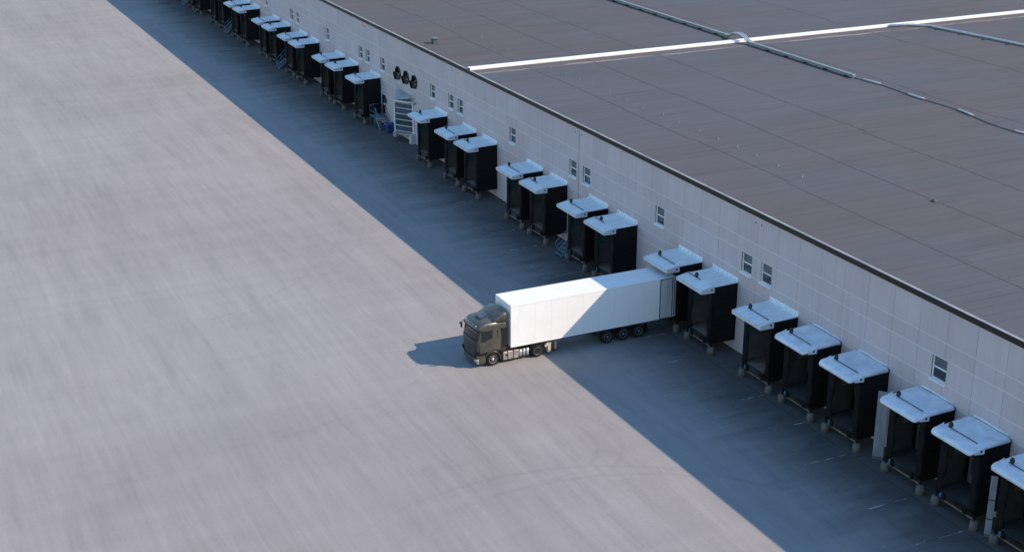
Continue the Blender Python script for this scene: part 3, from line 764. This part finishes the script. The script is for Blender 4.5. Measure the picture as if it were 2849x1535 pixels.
for y in (.22, TW - .22):
    MB().box(T(-4.2), T(-4.17), y - .17, y + .17, .22, .95).build('mud_flap', 'black_rubber', tl)
    m = MB()
    for x in (-7.25, -6.02, -4.79):
        arcs = [(T(x) + .54 * math.cos(R(a)), .47 + .54 * math.sin(R(a))) for a in range(15, 166, 15)]
        rg = [[(p[0], y - .18, p[1]), (p[0], y + .18, p[1])] for p in arcs]; m.loft(rg, False, True, False)
    m.build('mudguard', 'black_rubber', tl)

# ------------------------------------------------------------------ tractor unit
CX = -17.17; CYc = 1.175
tk = thing('tractor_unit', 'dark grey cab-over truck tractor with roof air deflector coupled to the white trailer', 'truck', (CX, CYc, 0))
LEV = [(1.00, .10, 1.13), (1.25, .07, 1.145), (1.55, .05, 1.15), (1.90, .05, 1.15), (2.25, .12, 1.14), (2.56, .20, 1.125),
       (2.60, .12, 1.135), (2.68, .08, 1.14), (2.80, .13, 1.135), (2.92, .26, 1.11), (3.02, .46, 1.06), (3.09, .74, .97), (3.13, 1.05, .80), (3.145, 1.4, .45)]
def lev(z):
    for a, b in zip(LEV[:-1], LEV[1:]):
        if a[0] <= z <= b[0]:
            f = (z - a[0]) / (b[0] - a[0]); return (a[1] + (b[1] - a[1]) * f, a[2] + (b[2] - a[2]) * f)
    return (LEV[0][1], LEV[0][2]) if z < LEV[0][0] else (LEV[-1][1], LEV[-1][2])
def front_arc(uf, hw, off=0, rc=.30, bow=.09, nb=8, nc=6):
    hw = hw + off; uf = uf - off; rc = min(rc, hw * .8); pts = []
    for q in range(nc + 1):                              # near corner: from the side (-v) to the front
        a = R(90 * q / nc); pts.append((uf + bow + rc - rc * math.sin(a), -(hw - rc) - rc * math.cos(a)))
    for q in range(1, nb):
        v = -(hw - rc) + 2 * (hw - rc) * q / nb; pts.append((uf + bow * (v / (hw - rc)) ** 2, v))
    for q in range(nc + 1):
        a = R(90 - 90 * q / nc); pts.append((uf + bow + rc - rc * math.sin(a), (hw - rc) + rc * math.cos(a)))
    return pts
def ring(z, uf, hw, ur=2.32, rr=.08):
    f = front_arc(uf, hw)
    pts = [(ur, -(hw - rr)), (ur - rr, -hw)] + f + [(ur - rr, hw), (ur, hw - rr)]
    return [(u, v, z) for u, v in pts]
rings = [ring(z, u, h, 2.32 - max(0, z - 2.9) * .3) for z, u, h in LEV]
MB().loft(rings, True, True).build('cab', 'cab_paint', tk)
def strip(z0, z1, off, th, i0, i1, name, mat, parent=tk, nz=1, hw_fix=None):
    """a skin lying on the cab front between two heights, from arc point i0 to i1"""
    outer, inner = [], []
    for q in range(nz + 1):
        z = z0 + (z1 - z0) * q / nz; u, h = lev(z); a = front_arc(u, h, off)[i0:i1]; b = front_arc(u, h, off - th)[i0:i1]
        outer.append([(p[0], p[1], z) for p in a]); inner.append([(p[0], p[1], z) for p in b])
    m = MB()
    rgs = [o + i[::-1] for o, i in zip(outer, inner)]
    m.loft(rgs, True, True); return m.build(name, mat, parent)
NF = len(front_arc(.1, 1.1))
strip(1.93, 2.55, .012, .02, 3, NF - 3, 'windscreen', 'cab_glass', tk, 5)
strip(2.585, 2.66, .05, .05, 3, NF - 3, 'sun_visor', 'cab_black', tk, 2)
gr = strip(.72, 1.84, .010, .02, 4, NF - 4, 'grille', 'cab_black', tk, 4)
for q in range(8):
    z = .80 + q * .135
    strip(z, z + .055, .045, .035, 5, NF - 5, 'slat', 'grille_edge', gr, 1)
strip(1.845, 1.90, .025, .02, 4, NF - 4, 'badge_bar', 'cab_paint', gr, 1)
wp = MB()
for v0, v1 in ((-.55, .0), (.15, .70)):
    wp.tube([(.10, v0, 1.95), (.03 + .09, v1, 2.2)], .012, 6)
wp.build('wiper', 'cab_black', tk)
# bumper with lamps
def bumper_ring(z, off, hw=1.14, uend=.80): 
    f = front_arc(.02, hw, off, .26)
    return [(uend, -hw - off, z)] + [(u, v, z) for u, v in f] + [(uend, hw + off, z)]
MB().loft([bumper_ring(.28, -.05), bumper_ring(.34, .0), bumper_ring(.60, .015), bumper_ring(.71, .0)], True, False).build('bumper', 'cab_paint', tk)
MB().box(.10, .78, -1.12, -.9, .71, 1.0).build('step_panel', 'cab_black', tk); MB().box(.10, .78, .9, 1.12, .71, 1.0).build('step_panel', 'cab_black', tk)
MB().box(.16, .74, -1.138, -1.12, .74, .84).build('step', 'grille_edge', tk); MB().box(.16, .74, 1.12, 1.138, .74, .84).build('step', 'grille_edge', tk)
for s in (-1, 1):
    pts = [(u, v) for u, v in front_arc(.02, 1.14, .02, .26)]
    seg = pts[1:7] if s < 0 else pts[-7:-1]
    inn = [(u + .02, v * .985) for u, v in seg]
    m = MB(); m.loft([[(u, v, z) for u, v in seg] + [(u, v, z) for u, v in inn[::-1]] for z in (.46, .64)], True, True); m.build('headlight', 'lamp_glass', tk)
    m = MB(); m.loft([[(u - .004, v * 1.003, z) for u, v in seg[:3 if s < 0 else 3]] + [(u, v, z) for u, v in inn[:3][::-1]] for z in (.33, .40)], True, True); m.build('fog_lamp', 'lamp_glass', tk)
    hw = 1.15
    sv = lambda z: s * (lev(z)[1] + .008)
    # door skin, window, seams and handle
    m = MB(); q = [(.40, 1.04), (1.33, 1.12), (1.33, 1.93), (.85, 1.88), (.80, 1.78), (.40, 1.76)]
    m.loft([[(u, s * (lev(z)[1] - .01), z) for u, z in q], [(u, s * (lev(z)[1] + .010), z) for u, z in q]], True, False); dr = m.build('door', 'cab_paint', tk)
    m = MB(); q = [(.45, 1.80), (.78, 1.81), (.84, 1.91), (1.29, 1.97), (1.29, 2.53), (.52, 2.53)]
    m.loft([[(u, s * (lev(z)[1] - .01), z) for u, z in q], [(u, s * (lev(z)[1] + .007), z) for u, z in q]], True, False); m.build('side_window', 'cab_glass', tk)
    m = MB()
    for a, b in (((1.345, 1.1), (1.345, 2.58)), ((.39, 1.04), (.39, 1.78)), ((.39, 1.04), (1.345, 1.1)), ((.44, 2.56), (1.345, 2.56))):
        m.tube([(a[0], s * (lev(a[1])[1] + .002), a[1]), (b[0], s * (lev(b[1])[1] + .002), b[1])], .012, 5)
    m.build('door_seam', 'cab_black', tk)
    MB().prism_y([(1.05, 1.40), (1.27, 1.40), (1.27, 1.56), (1.17, 1.50)], s * 1.155, s * 1.175).build('handle', 'grille_edge', dr)
    MB().prism_y([(1.66, 2.06), (1.70, 2.06), (1.70, 2.50), (1.66, 2.50)], s * 1.12, s * 1.146).build('air_slot', 'cab_black', tk)
    MB().loft([[(u, s * v, z) for u, v in ((1.93, 1.10), (1.93, 1.165), (2.36, 1.15), (2.36, 1.10))] for z in (1.16, 2.62)], True, False).build('side_deflector', 'cab_black', tk, .01, 1)
    # wheel arch lip around the front wheel
    m = MB(); arcs = [(1.31 + .55 * math.cos(R(a)), .45 + .55 * math.sin(R(a))) for a in range(-8, 189, 14)]
    m.loft([[(x, s * .80, z), (x, s * 1.15, z), (x + (x - 1.31) * .09, s * 1.15, z + (z - .45) * .09), (x + (x - 1.31) * .09, s * .8, z + (z - .45) * .09)] for x, z in arcs], True, True)
    m.build('mudguard', 'cab_paint', tk)
    MB().box(1.87, 1.90, s * .78, s * 1.14, .16, .52).build('mud_flap', 'black_rubber', tk)
    MB().box(1.90, 2.32, s * .6, s * 1.12, .92, 1.0).build('rear_step', 'cab_black', tk)
# mirrors: only the far one shows against the yard
for s in (1, -1):
    if s > 0:
        MB().tube([(.24, 1.06, 2.60), (.10, 1.20, 2.56), (.10, 1.20, 2.45)], .02, 8).build('mirror_arm', 'cab_black', tk)
        MB().box(.06, .15, 1.14, 1.27, 2.08, 2.46).build('mirror', 'cab_black', tk, .03, 2)
        MB().box(-.08, .04, .94, 1.14, 2.42, 2.54).build('kerb_mirror', 'cab_black', tk, .02, 2)
    else:
        MB().box(.16, .24, -1.24, -1.15, 1.98, 2.34).build('mirror', 'cab_black', tk, .025, 2)
# roof hatch and marker lamps
h = MB().box(.72, 1.24, -.30, .30, 3.08, 3.165).build('roof_hatch', 'cab_black', tk, .015, 1)
MB().box(.78, 1.18, -.24, .24, 3.16, 3.18).build('hatch_pane', 'hatch_glass', h)
m = MB()
for v in (-.8, -.4, 0, .4, .8): m.box(.20 + abs(v) * .05, .30 + abs(v) * .05, v - .07, v + .07, 2.85, 2.885)
m.build('marker_lamps', 'lamp_glass', tk)
MB().tube([(.35, -1.10, 2.9), (.2, -1.06, 3.0)], .02, 6).build('aerial_base', 'cab_black', tk)
# air deflector
rg = []
for u, zt, hw, zb in ((1.28, 3.13, 1.02, 3.04), (1.45, 3.24, 1.06, 2.98), (1.65, 3.38, 1.09, 2.96), (1.85, 3.49, 1.10, 2.96), (2.05, 3.57, 1.105, 2.96), (2.26, 3.62, 1.10, 2.96), (2.34, 3.60, 1.09, 2.96)):
    z1 = zt - (zt - zb) * .30
    rg.append([(u, -hw, zb), (u, -hw + .005, z1), (u, -hw + .06, zt - .06), (u, -hw + .2, zt), (u, 0, zt + .03), (u, hw - .2, zt), (u, hw - .06, zt - .06), (u, hw - .005, z1), (u, hw, zb)])
MB().loft(rg, True, True).build('air_deflector', 'cab_paint', tk)
MB().tube([(1.30, -1.03, 3.08), (1.40, -1.0, 3.16), (1.50, -.6, 3.27), (1.5, 0, 3.30), (1.5, .6, 3.27), (1.40, 1.0, 3.16), (1.30, 1.03, 3.08)], .018, 6).build('deflector_rim', 'cab_black', tk)
# chassis, tanks, fifth wheel, wheels
for v in (-.38, .38): MB().box(.9, 5.75, v - .04, v + .04, .56, .80).build('frame_rail', 'chassis_dark', tk)
for s in (-1, 1):
    tn = MB().box(2.08, 3.22, s * .62, s * 1.11, .24, .82).build('fuel_tank', 'tank_alu', tk, .06, 3)
    for u in (2.42, 2.82): MB().box(u - .025, u + .025, s * .615, s * 1.125, .235, .835).build('tank_strap', 'chassis_dark', tn)
    MB().box(2.24, 2.38, s * 1.105, s * 1.116, .5, .66).build('tank_cap', 'chassis_dark', tn)
    for u in (3.36, 3.62, 3.88): MB().tube([(u, s * 1.02, .30), (u, s * 1.02, .78)], .10, 12).build('air_tank', 'edge_metal', tk)
    MB().box(3.24, 4.0, s * .5, s * .9, .36, .80).build('battery_box', 'chassis_dark', tk)
    m = MB(); arcs = [(4.60 + .54 * math.cos(R(a)), .45 + .54 * math.sin(R(a))) for a in range(20, 171, 15)]
    m.loft([[(x, s * .62, z), (x, s * 1.13, z), (x, s * 1.13, z + .03), (x, s * .62, z + .03)] for x, z in arcs], True, True); m.build('rear_mudguard', 'chassis_dark', tk)
    MB().prism_y([(5.10, .72), (5.30, .92), (5.62, .86), (5.60, .80), (5.40, .78), (5.22, .60)], s * .62, s * 1.13).build('guard_bracket', 'flap_cream', tk)
    MB().box(5.36, 5.60, s * .62, s * 1.12, .22, .78).build('mud_flap', 'flap_cream', tk, .02, 1)
MB().box(2.4, 4.2, -.6, .6, .82, .85).build('catwalk', 'tank_alu', tk)
MB().lathe_z([(.5, .86), (.5, .98), (.3, 1.0)], 4.5, 0, 20).build('fifth_wheel', 'chassis_dark', tk)
MB().tube([(2.38, .2, 1.6), (2.5, .2, 1.2), (2.6, .1, 1.25)], .03, 6).tube([(2.38, -.1, 1.6), (2.5, -.1, 1.15), (2.6, -.1, 1.3)], .03, 6).build('air_hoses', 'cab_black', tk)
fwm = wheel_meshes(.45, .30, 'rim', .015); rwm = wheel_meshes(.45, .50, 'rim_grey', .12)
for s in (-1, 1):
    put_wheel(tk, 1.31, s * .98, .45, fwm, s > 0); put_wheel(tk, 4.60, s * .88, .45, rwm, s > 0)
for u in (1.31, 4.60): MB().tube([(u, -.9, .45), (u, .9, .45)], .08, 8).build('axle', 'chassis_dark', tk)
